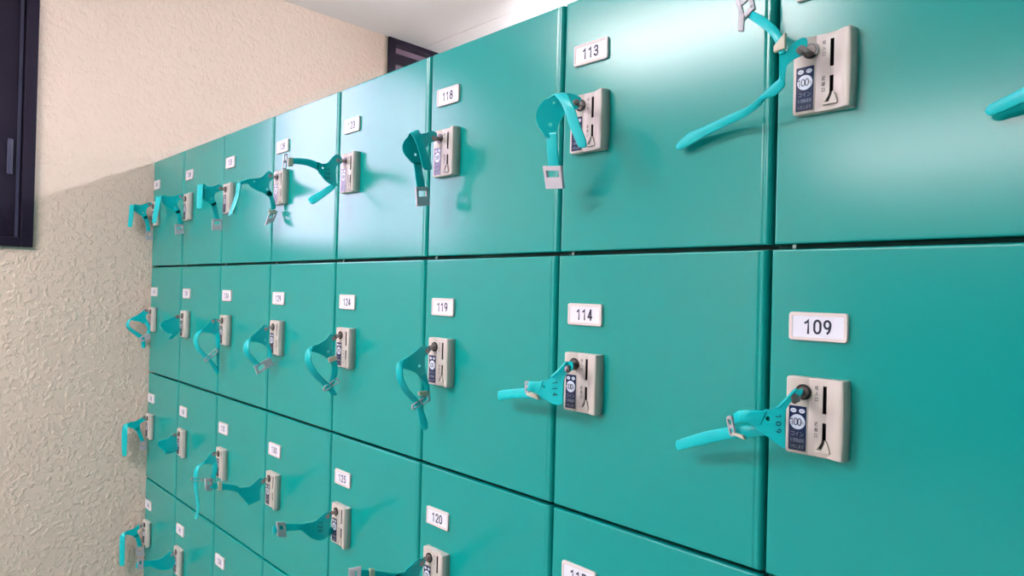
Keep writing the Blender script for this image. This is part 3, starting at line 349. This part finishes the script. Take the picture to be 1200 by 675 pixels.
# coin lock (origin: its left top corner on the door); x to 59 mm, z down to 78 mm
def lock_bm():
    bm = bmesh.new(); W, H = 59., 78.
    prof = [(0, 0), (0, 7.4), (.5, 8.6), (1.8, 9.0), (22.6, 9.0), (23.1, 8.5), (23.6, 9.0), (36.6, 9.0), (40.2, 9.0), (42, 9.1), (44, 9.9), (47, 11.6), (50, 13.0), (53.5, 13.9), (56.2, 14.0), (56.9, 13.3), (57.9, 8.0), (W, 0)]
    slots = [(7.0, 34.5), (43.5, 61.0)]
    zs = [0, .5, 1.6, 3.2, 7.0, 20, 34.5, 43.5, 50, 61.0, 70, 74.8, 76.4, 77.5, 78]
    def inset(z):
        d = min(z, H-z)
        return {0: 3.2, .5: 1.6, 1.6: .5}.get(round(d, 1), 0.) if d < 3 else 0.
    rows = []
    for z in zs:
        t = z/H; bulge = 1+.10*math.sin(math.pi*t)
        ins = inset(z); edge = 1.0 if 0 < z < H else .86
        row = []
        for i, (x, o) in enumerate(prof):
            xx = x
            if i <= 3: xx = x+ins*(1 if i < 3 else .5)
            oo = o*(bulge if x > 41 else 1)*edge
            if x > 55: xx = x+1.2*math.sin(math.pi*t)
            row.append(bm.verts.new((xx*MM, -oo*MM, -z*MM)))
        rows.append(row)
    for a in range(len(zs)-1):
        for i in range(len(prof)-1):
            if prof[i][0] == 36.6 and any(s0 <= zs[a] and zs[a+1] <= s1 for s0, s1 in slots): continue
            f = bm.faces.new((rows[a][i], rows[a][i+1], rows[a+1][i+1], rows[a+1][i])); f.smooth = True
    for r in (rows[0], rows[-1]): bm.faces.new(r)
    bm.faces.new([r[0] for r in rows]+[r[-1] for r in reversed(rows)])
    for s0, s1 in slots:          # slot wells
        p = [(36.6, s0), (40.2, s0), (40.2, s1), (36.6, s1)]
        a = [bm.verts.new((x*MM, -9*MM, -z*MM)) for x, z in p]; b = [bm.verts.new((x*MM, -3*MM, -z*MM)) for x, z in p]
        for i in range(4):
            f = bm.faces.new((a[i], a[(i+1) % 4], b[(i+1) % 4], b[i])); f.material_index = 1
        f = bm.faces.new(b); f.material_index = 1
    return bm
def sticker_bm():
    bm = bmesh.new(); Y = -9*MM
    def flat(pts, y, mi):
        f = bm.faces.new([bm.verts.new((x*MM, y, -z*MM)) for x, z in pts]); f.material_index = mi
    w, h, cx, cz = 17.6, 45, 12.4, 52.3
    loft(bm, [[((cx+x*1000)*MM, yy, (-cz+z*1000)*MM) for x, z in rrect(w*MM, h*MM, .0006)] for yy in (Y+.0003, Y-.00025)], 0)
    def ell(ccx, ccz, rx, rz, y, mi, n=28): flat([(ccx+rx*math.cos(2*math.pi*i/n), ccz+rz*math.sin(2*math.pi*i/n)) for i in range(n)], y, mi)
    ell(8.2, 34.6, 3.0, 2.2, Y-.0004, 1); ell(16.6, 34.6, 3.0, 2.2, Y-.0004, 1); ell(12.4, 45.8, 7.6, 7.6, Y-.0004, 1)
    put_figures(bm, '100', .0076, .0038, .0009, 10.7*MM, Y-.0006, -45.8*MM, 2)
    put_text(bm, '円', .0040, 17.2*MM, Y-.0006, -46.9*MM, 2, .8)
    put_text(bm, '使用中', .0020, 8.2*MM, Y-.0006, -34.6*MM, 2, .75)
    put_text(bm, '返却式', .0020, 16.6*MM, Y-.0006, -34.6*MM, 2, .75)
    put_text(bm, 'コイン', .0056, 12.4*MM, Y-.0005, -58*MM, 3, .80)
    put_text(bm, '使用後返却', .0044, 12.4*MM, Y-.0005, -64.4*MM, 3, .62, .00004)
    put_text(bm, 'いたします', .0044, 12.4*MM, Y-.0005, -70.8*MM, 3, .62, .00003)
    return bm
def slotletter(bm):
    Y = -9.15*MM
    for s, z in zip('投入口', (9.4, 15.2, 21.0)): put_text(bm, s, .0046, 30.6*MM, Y, -z*MM, 2, .8, .00010)
    for s, z in zip('返却口', (45.2, 51.0, 56.8)): put_text(bm, s, .0046, 30.6*MM, Y, -z*MM, 2, .8, .00010)
    return bm
def tray_bm():
    """the little funnel under the return slot with the shade of its slanted mouth laid on as a dark piece"""
    bm = bmesh.new(); Y = -9.0
    def prism(pts, y0, y1, mi, bev=0):
        a = [bm.verts.new(((x+2.4)*MM, y0*MM, -(z+1)*MM)) for x, z in pts]; b = [bm.verts.new(((x+2.4)*MM, y1*MM, -(z+1)*MM)) for x, z in pts]
        fs = [bm.faces.new(a), bm.faces.new(b)]
        for i in range(len(a)): fs.append(bm.faces.new((a[i], a[(i+1) % len(a)], b[(i+1) % len(a)], b[i])))
        for f in fs: f.material_index = mi
    prism([(34.2, 59.5), (37.8, 59.5), (37.2, 62), (34.6, 68.6), (31.0, 68.6), (31.4, 67), (34.2, 61.5)], Y+.2, Y-.25, 1)
    prism([(37.8, 59.0), (39.4, 60.2), (42.4, 69.5), (42.4, 71.5), (28.6, 71.5), (28.6, 69.2), (34.6, 69.2), (37.6, 62)], Y+.2, Y-3.4, 0)
    prism([(33.2, 60.5), (34.2, 59.5), (34.2, 61.6), (30.8, 68.6), (29.4, 68.6)], Y+.2, Y-2.4, 0)
    return bm
def cyl_bm():
    bm = bmesh.new(); c = (18*MM, -15*MM)
    disc_prism(bm, c, .0090, .0090, -.0086, -.0094, 32, 1)
    disc_prism(bm, c, .0080, .0080, -.0094, -.0106, 32); disc_prism(bm, c, .0056, .0052, -.0106, -.0114, 32, 2)
    return bm

def proto_part(name, bm, mats, smooth=False):
    o = bm_obj(name, bm, mats, None, smooth); COL.objects.unlink(o); return o
_lb = lock_bm(); slotletter(_lb); P_lock = proto_part('coin_lock', _lb, [PLAST, DARK, INKG])
P_stick = proto_part('price_sticker', sticker_bm(), [NAVY, SWHITE, INK, SPALE])
P_tray = proto_part('return_funnel', tray_bm(), [PLAST, DARK])
P_cyl = proto_part('key_cylinder', cyl_bm(), [CYL, PLAST, BOW], False)
P_plate = proto_part('number_plate', plate_bm(), PLASTB)
P_card = proto_part('number_card', card_bm(), CARD)
def pin_bm():
    bm = bmesh.new(); box(bm, -.0022, .0022, .003, .009, -.0052, -.0003, bev=.0008); return bm
P_pin = proto_part('hinge_pin', pin_bm(), PIN)
def cp(o, parent, loc=None, rot=None):
    c = o.copy(); COL.objects.link(c); c.parent = parent
    if loc is not None: c.location = loc
    return c

ORD = ['top', 'second', 'third', 'fourth', 'bottom']
SHADE = {(3, 0): 'washed pale by daylight', (4, 0): 'washed pale by daylight', (1, 0): 'with a white glare at its top', (0, 0): 'with a pale sheen'}
tilt = {(1, 0): (.0, .0), (2, 0): (.25, .1), (3, 0): (0, 0), (4, 0): (0, 0), (5, 0): (.0, 0)}
for c in range(-1, 8):
    Lx = -c*PITCH
    wcol = PITCH
    for r in range(5):
        H = ROWZ[r]-ROWB[r]
        x0 = Lx if c < 7 else XW+.0008+PITCH-(PITCH-.0)  # column against the wall starts at the wall
        if c == 7: x0 = XW+.001
        W = (Lx+PITCH)-x0
        sh = .0022 if r == 0 and c < 7 else 0
        num = 108+5*c+r
        th = empty('locker', (x0, 0, Z0+ROWB[r]))
        n = 'teal coin locker with a plate reading %d' % num
        where = '%s row' % ORD[r]
        nb = {-1: 'just past the right end of the view', 7: 'against the stucco end wall', 6: 'next but one to the end wall'}.get(c)
        if c == -1: lab = 'teal coin locker reading %d, %s row, outside the view to the right' % (num, ORD[r])
        else:
            extra = nb or 'to the left of the one reading %d' % (num-5)
            lab = 'teal steel coin locker reading %d, %s row, %s' % (num, ORD[r], extra)
        tag(th, lab, 'locker', 'coin lockers in the bank')
        top = ROWZ[r]-ROWB[r]
        # carcass
        key = 'carc%.4f_%.4f' % (W, H)
        if key not in _txt: _txt[key] = carcass_mesh(W-.0004, H-.0004)
        o = D.objects.new('carcass', _txt[key]); link(o, th); o.location = (.0002, 0, top-.0002)
        # door
        Wd = W-GAPX; Hd = H-(GAPZ if r else .001)
        if c == 7: Wd += sh and 0
        key = 'door%.4f_%.4f' % (Wd, Hd)
        if key not in _txt: _txt[key] = door_mesh(Wd*1000, Hd*1000, 0)
        o = D.objects.new('door', _txt[key]); link(o, th); o.location = (sh, 0, top-(GAPZ if r else .001))
        tx, tz = tilt.get((c, r), (random.uniform(-.12, .12), random.uniform(-.12, .12)))
        o.rotation_euler = (math.radians(tx*.3), 0, math.radians(tz*.3))
        lx = Lx-x0          # local x of the nominal door edge
        labz = top-(.0655 if r == 0 else .0705)-.0145
        pl = cp(P_plate, th, (lx+.0205+.02875, 0, labz))
        cp(P_card, pl)
        key = 'num%d' % num
        bm = bmesh.new(); put_figures(bm, str(num), .0150, .0096, .0022, 0, -.0034, 0, 0)
        bm_obj('plate_digits', bm, INK, pl)
        lk = cp(P_lock, th, (lx+.0215, 0, top-.136))
        for q in (P_stick, P_tray, P_cyl): cp(q, lk)
        if r == 1 and c < 7: cp(P_pin, th, (lx+.022, 0, top))
# plinth under the bank
bm = bmesh.new(); box(bm, XW+.001, PITCH*2-.002, .03, DEPTH, 0, Z0+ROWB[4]-.0005, bev=.001)
o = bm_obj('plinth', bm, CARC); tag(o, 'dark low plinth carrying the whole bank of teal lockers', 'plinth')

# ------------------------------------------------------------------ wrist straps with keys
def cr(P, i, t):
    n = len(P); p0, p1, p2, p3 = P[max(i-1, 0)], P[i], P[min(i+1, n-1)], P[min(i+2, n-1)]
    if i-1 < 0: p0 = p1*2-p2
    if i+2 > n-1: p3 = p2*2-p1
    return .5*((2*p1)+(p2-p0)*t+(2*p0-5*p1+4*p2-p3)*t*t+(3*p1-p0-3*p2+p3)*t**3)
TH = 1.9
def ribbon(bm, pairs, tip):
    A = [Vector(a) for a, b in pairs]; B = [Vector(b) for a, b in pairs]
    SA, SB = [], []
    sub = 5
    for i in range(len(A)-1):
        for k in range(sub): SA.append(cr(A, i, k/sub)); SB.append(cr(B, i, k/sub))
    SA.append(A[-1]); SB.append(B[-1])
    if tip:      # rounded end
        a, b = SA[-1], SB[-1]; m = (a+b)/2; w = (b-a)/2
        d = ((SA[-1]+SB[-1])-(SA[-3]+SB[-3])); d = d.normalized()*w.length*tip*1.3
        for k in range(1, 6):
            t = math.pi/2*k/5.4
            SA.append(m-w*math.cos(t)+d*math.sin(t)); SB.append(m+w*math.cos(t)+d*math.sin(t))
    n = len(SA); rings = []
    prev = None
    for i in range(n):
        j0, j1 = max(i-1, 0), min(i+1, n-1)
        T = ((SA[j1]+SB[j1])-(SA[j0]+SB[j0])); Wv = SB[i]-SA[i]
        N = T.cross(Wv)
        if N.length < 1e-6: N = prev or Vector((1, 0, 0))
        N.normalize()
        if prev is not None and N.dot(prev) < 0: N = -N
        prev = N; h = TH/2; e = Wv*.07 if Wv.length > 4 else Wv*.15
        a, b = SA[i], SB[i]
        rings.append([a+N*h*.5, a+e+N*h, b-e+N*h, b+N*h*.5, b-N*h*.5, b-e-N*h, a+e-N*h, a-N*h*.5])
    V = [[bm.verts.new(p*MM) for p in ring] for ring in rings]
    for x, y in zip(V, V[1:]):
        for i in range(8):
            f = bm.faces.new((x[i], x[(i+1) % 8], y[(i+1) % 8], y[i])); f.smooth = True
    bm.faces.new(V[0]); bm.faces.new(V[-1])
def plate(bm, outl, holes):
    P = [Vector(p) for p in outl]; n = len(P)
    S = []
    for i in range(n):
        p0, p1, p2, p3 = P[i-1], P[i], P[(i+1) % n], P[(i+2) % n]
        for k in range(3):
            t = k/3; S.append(.5*((2*p1)+(p2-p0)*t+(2*p0-5*p1+4*p2-p3)*t*t+(3*p1-p0-3*p2+p3)*t**3))
    N = Vector((0, 0, 0))
    for i in range(len(S)):
        a, b = S[i], S[(i+1) % len(S)]
        N += Vector(((a.y-b.y)*(a.z+b.z), (a.z-b.z)*(a.x+b.x), (a.x-b.x)*(a.y+b.y)))
    N.normalize()
    H = []
    u = N.orthogonal().normalized(); v = N.cross(u)
    for (c, r) in holes:
        c = Vector(c); r = max(r, 1.6)
        H.append([c+u*r*math.cos(2*math.pi*i/12)-v*r*math.sin(2*math.pi*i/12) for i in range(12)])
    loops = [S]+H
    flat2 = [[Vector((p.dot(u), p.dot(v), 0)) for p in L] for L in loops]
    tris = geometry.tessellate_polygon(flat2)
    allp = [p for L in loops for p in L]
    h = TH/2
    f1 = [bm.verts.new((p+N*h)*MM) for p in allp]; f2 = [bm.verts.new((p-N*h)*MM) for p in allp]
    for a, b, c in tris:
        for fv in ((f1[a], f1[b], f1[c]), (f2[c], f2[b], f2[a])):
            try: bm.faces.new(fv).smooth = False
            except ValueError: pass
    o = 0
    for L in loops:
        m = len(L)
        for i in range(m): bm.faces.new((f1[o+i], f1[o+(i+1) % m], f2[o+(i+1) % m], f2[o+i]))
        o += m
    return N
def bar(bm, a, b, wv, nv, bev=.0005, mi=0):
    """a bar from a to b, half-sizes wv and nv"""
    p = [a-wv-nv, a+wv-nv, b+wv-nv, b-wv-nv, a-wv+nv, a+wv+nv, b+wv+nv, b-wv+nv]
    hexa(bm, [q*MM for q in p], mi, bev)
CAM = Vector((.3033, -.6889, Z0-.0572))
def strap(c, r, d):
    base = Vector((-c*PITCH+.039, -.009, Z0+ROWZ[r]-.151))
    num = 108+5*c+r
    th = empty('wristband_key', base)
    forms = LABELS[(c, r)]
    tag(th, forms, 'key strap', 'teal wrist straps with keys in the locker locks')
    bm = bmesh.new(); N = None
    for pl in d['plates']: N = plate(bm, pl['o'], pl['h'])
    for b in d['bands']: ribbon(bm, b['p'], b['tip'])
    bm_obj('strap', bm, STRAP, th)
    view = (base-CAM).normalized()
    if N is None: N = Vector((0, 1, 0))
    if N.dot(view) > 0: N = -N               # towards the viewer's side
    rv = Vector(d['rivet'])
    if True:
        ax = rv.normalized(); side = N
        up = ax.cross(side).normalized(); side = up.cross(ax).normalized()
        st = Vector((0, -4.5, 0))
        bm = bmesh.new(); L = (rv-st)
        bar(bm, Vector((0, 1.0, 0)), st+L*.45, up*3.2, side*1.1)
        bm_obj('key_blade', bm, METAL, th)
        bm = bmesh.new(); e = rv+ax*4.0
        ring = []
        for dd, hw in ((.10, 2.8), (.28, 4.0), (.70, 5.0), (1.0, 5.4)):
            q = st+L*dd; ring.append((q, hw))
        ring.append((e, 4.0)); ring.append((e+ax*1.4, 1.8))
        loft(bm, [[(q+up*hw*sx+(side*(1.7*sn-1.6)))*MM for sx, sn in ((-1, -.6), (-.8, -1), (.8, -1), (1, -.6), (1, .6), (.8, 1), (-.8, 1), (-1, .6))] for q, hw in ring])
        bm_obj('key_bow', bm, BOW, th)
        bm = bmesh.new(); u = up; v = side.cross(u)
        rr = 5.0 if (c, r) == (0, 0) else 4.2
        rn = (side-view).normalized(); u = rn.orthogonal().normalized(); v = rn.cross(u)
        rings = []
        for hgt, rad in ((-2.6, rr*.9), (1.0, rr), (1.8, rr*.93), (2.2, rr*.7)):
            rings.append([(rv+rn*hgt+(u*math.cos(2*math.pi*i/20)+v*math.sin(2*math.pi*i/20))*rad)*MM for i in range(20)])
        loft(bm, rings); bm_obj('rivet', bm, RIV, th)
    def frame(q, parts, wd=2.3, tk=2.2):
        A0, B0, A1, B1 = [Vector(x) for x in q]
        n = (B0-A0).cross(A1-A0); n.normalize(); n *= tk
        wd = min(wd, .22*(B0-A0).length, .22*(A1-A0).length)
        ww = ((B0-A0)+(B1-A1)).normalized(); ll = ((A1-A0)+(B1-B0)).normalized()
        bm = bmesh.new()
        if (B0-A0).length < 10.5 and 'solid' not in parts:       # clasp seen folded: a slim bar with a slot
            c0, c1 = (A0+B0)/2, (A1+B1)/2; k = .85
            A0, B0, A1, B1 = c0+(A0-c0)*k, c0+(B0-c0)*k, c1+(A1-c1)*k, c1+(B1-c1)*k
            n *= .75
            bar(bm, A0, A1, ww*.9, n); bar(bm, B0, B1, ww*.9, n)
            bar(bm, A0, B0, ll*1.4, n); bar(bm, A1, B1, ll*1.4, n); bar(bm, A0.lerp(A1, .5), B0.lerp(B1, .5), ll*2.2, n*.8)
            return bm
        if 'solid' in parts:
            hexa(bm, [p*MM for p in (A0-n, B0-n, B1-n, A1-n, A0+n, B0+n, B1+n, A1+n)], 0, .0008)
            return bm
        bar(bm, A0, A1, ww*wd, n); bar(bm, B0, B1, ww*wd, n)
        bar(bm, A0-ww*wd, B0+ww*wd, ll*wd*1.3, n); bar(bm, A1-ww*wd, B1+ww*wd, ll*wd*1.3, n)
        M0, M1 = A0.lerp(A1, .58), B0.lerp(B1, .58)
        bar(bm, M0, M1, ll*wd*.8, n*.8)
        # the lid plate of the clasp, a little proud, over the far third
        n2 = n if n.dot(view) < 0 else -n
        P0, P1 = A0.lerp(A1, .60)+n2*.6, B0.lerp(B1, .60)+n2*.6
        hexa(bm, [p*MM for p in (P0-n*.3, P1-n*.3, B1+n2*.6-n*.3, A1+n2*.6-n*.3, P0+n*.3, P1+n*.3, B1+n2*.6+n*.3, A1+n2*.6+n*.3)], 0, .0004)
        return bm
    if d.get('buckle'): bm_obj('buckle', frame(d['buckle'], ()), BUCK, th)
    if d.get('clasp'): bm_obj('buckle_tongue', frame(d['clasp'], ('solid',), tk=1.6), BUCK, th)
    for k in d['keepers']: bm_obj('keeper_loop', frame(k, ('solid',), tk=2.6), KEEP, th)
    if 'num' in d:
        s, (a, b, w) = d['num']; a, b, w = Vector(a), Vector(b), Vector(w)
        t = figures_bm(s, 1., .85, .13); xs = [v.co.x for v in t.verts]; ys = [v.co.y for v in t.verts]
        Wt, Ht = max(xs)-min(xs), max(ys)-min(ys)
        ex = (b-a); ey = -(w-(a+b)/2); ctr = (a+b)/2+(w-(a+b)/2)*.5
        off = N*(TH/2+.7)
        # keep it upright to the band: characters run along a->b
        me = bmesh.new(); mp = {}
        for v in t.verts: mp[v] = me.verts.new((ctr+ex*(v.co.x/Wt)+ey*(v.co.y/Ht)+off)*MM)
        for f in t.faces:
            try: me.faces.new([mp[v] for v in f.verts])
            except ValueError: pass
        t.free(); bm_obj('strap_digits', me, STIP, th)
    return th
LABELS = {
 (-1, 0): 'teal wrist strap whose rounded tip alone enters the view at the right edge',
 (0, 0): 'teal wrist strap at locker 108, grey buckle end raised, long tail slanting left',
 (1, 0): 'teal wrist strap at locker 113, arched over with tail hanging before the lock',
 (2, 0): 'teal wrist strap at locker 118, open, buckle hanging and tail slanting in front',
 (3, 0): 'teal wrist strap at locker 123, spread sideways with its buckle out to the left',
 (4, 0): 'open teal wrist strap at locker 128, thin curved tail hanging left',
 (5, 0): 'open teal wrist strap at locker 133, short broad tail straight down at left',
 (6, 0): 'open teal wrist strap at locker 138, tail hanging before the lock of 143',
 (7, 0): 'open teal wrist strap at locker 143, topmost of those in front of the stucco wall',
 (0, 1): 'teal wrist strap at locker 109, buckled loop with its tail pointing left',
 (1, 1): 'teal wrist strap at locker 114, flat buckled loop pointing left, digits on it',
 (2, 1): 'buckled teal wrist strap loop at locker 119 with rounded tail hanging below',
 (3, 1): 'buckled teal wrist strap loop at locker 124 with beige keeper near the lock',
 (4, 1): 'buckled teal wrist strap loop at locker 129, without a tail below its buckle',
 (5, 1): 'buckled teal wrist strap loop at locker 134, thin tail running down the seam',
 (6, 1): 'teal wrist strap at locker 139, a short leaf shape with a dark stub below',
 (7, 1): 'small buckled teal strap loop at locker 144, hanging before the stucco wall',
 (2, 2): 'teal wrist strap at locker 120, stretched left, lowest of the near ones',
 (3, 2): 'teal wrist strap at locker 125, held out left, grey buckle near its end',
 (4, 2): 'teal wrist strap at locker 130, reaching left with beige keeper and grey buckle',
 (5, 2): 'teal wrist strap at locker 135, small loop with a long tail hanging down',
 (6, 2): 'teal wrist strap at locker 140, curled up into a short rounded leaf',
 (7, 2): 'open teal wrist strap at locker 145, tail hanging before the stucco wall',
 (6, 3): 'teal wrist strap at locker 141, held out left with grey buckle by the wall corner',
 (7, 3): 'open teal wrist strap at locker 146, lowest of those in front of the stucco wall'}
for (c, r), d in STRAPS.items(): strap(c, r, d)

# ------------------------------------------------------------------ lamps
def lamp(name, x, y, w, l, power, label, color=(1., .96, 1.)):
    """surface mounted ceiling fixture w along x, l along y"""
    th = empty(name, (x, y, ZC))
    tag(th, label, 'ceiling light')
    bm = bmesh.new(); box(bm, -w/2-.01, w/2+.01, -l/2-.01, l/2+.01, -.022, -.0005, bev=.003); bm_obj('lamp_housing', bm, LAMPH, th)
    m = mat('lamp_glow_'+name, (.9, .9, .9), .5, emit=color, strength=power, linear=True)
    bm = bmesh.new(); box(bm, -w/2, w/2, -l/2, l/2, -.042, -.0225, bev=.006); bm_obj('lamp_diffuser', bm, m, th)
    return th
lamp('ceiling_light', -1.05, -1.62, .95, .42, LP[0], 'ceiling light over the aisle in front of the lockers')
lamp('ceiling_light', -.75, -4.4, 1.6, .8, LP[1], 'ceiling light at the far end of the aisle behind the viewer')
def tube_lamp(x, y, w, power, label, color=(.92, 1., 1.12)):
    th = empty('tube_light', (x, y, ZC)); tag(th, label, 'ceiling light')
    bm = bmesh.new(); box(bm, -w/2-.03, w/2+.03, -.017, .017, -.206, -.196, bev=.002)
    for e in (-w*.3, w*.35): box(bm, e-.004, e+.004, -.004, .004, -.19, -.0005)
    for e in (-1, 1): box(bm, e*(w/2+.018)-.01, e*(w/2+.018)+.01, -.014, .014, -.242, -.20, bev=.002)
    bm_obj('lamp_housing', bm, LAMPH, th)
    m = mat('tube_glow', (.9, .9, .9), .5, emit=color, strength=power, linear=True)
    bm = bmesh.new(); loft(bm, [[(xx, .013*math.cos(math.pi*i/8), -.226+.013*math.sin(math.pi*i/8)) for i in range(16)] for xx in (-w/2-.008, w/2+.008)])
    bm_obj('lamp_tube', bm, m, th)
tube_lamp(-.17, .936, 2.4, LP[2], 'bare tube light over the aisle behind the lockers')
def added_uplight(x, y, z, w, power, label):  # added fixture, out of view, only there to brighten the ceiling
    th = empty('added_uplight', (x, y, z)); tag(th, label, 'ceiling light')
    bm = bmesh.new(); t = .002
    box(bm, -w/2, w/2, -.06, .06, 0, t); box(bm, -w/2, w/2, -.06, -.06+t, t, .032); box(bm, -w/2, w/2, .06-t, .06, t, .032)
    for e in (-w/2, w/2-t): box(bm, e, e+t, -.06+t, .06-t, t, .032)
    for e in (-w*.35, w*.35): box(bm, e-.004, e+.004, .060, .066, .01, ZC-z-.0005)
    bm_obj('added_trough', bm, LAMPH, th)
    m = mat('added_uplight_glow', (.9, .9, .9), .5, emit=(1., .97, 1.), strength=power, linear=True)
    bm = bmesh.new(); loft(bm, [[(xx, .013*math.cos(math.pi*i/8), .036+.013*math.sin(math.pi*i/8)) for i in range(16)] for xx in (-w/2+.03, w/2-.03)])
    bm_obj('lamp_tube', bm, m, th)
added_uplight(-.7, 1.85, Z0+.42, 2.2, LP[4], 'added trough light, out of view behind the lockers, brightening the ceiling')
# daylight
w = D.worlds.new('World'); bpy.context.scene.world = w; w.use_nodes = True
bg = w.node_tree.nodes['Background']; bg.inputs[0].default_value = (1., .73, .97, 1); bg.inputs[1].default_value = LP[3]
pl = D.lights.new('window_portal', 'AREA'); pl.shape = 'RECTANGLE'; pl.size = W1[1]-W1[0]; pl.size_y = W1[3]-W1[2]
pl.cycles.is_portal = True
po = D.objects.new('window_portal', pl); COL.objects.link(po)
po.location = (XW-.10, (W1[0]+W1[1])/2, (W1[2]+W1[3])/2); po.rotation_euler = (0, -math.pi/2, 0)

# ------------------------------------------------------------------ camera and view
cd = D.cameras.new('camera'); cd.sensor_width = 36; cd.lens = 772.3468/1200*36; cd.clip_start = .01
co = D.objects.new('camera', cd); COL.objects.link(co)
co.location = CAMP; co.rotation_euler = CAMR
bpy.context.scene.camera = co
sc = bpy.context.scene
sc.view_settings.view_transform = 'Standard'; sc.view_settings.look = 'None'
sc.view_settings.exposure = EXPO; sc.view_settings.gamma = 1; sc.view_settings.use_curve_mapping = False
sc.cycles.use_denoising = True
sc.cycles.max_bounces = 8; sc.cycles.diffuse_bounces = 4; sc.cycles.sample_clamp_indirect = 8
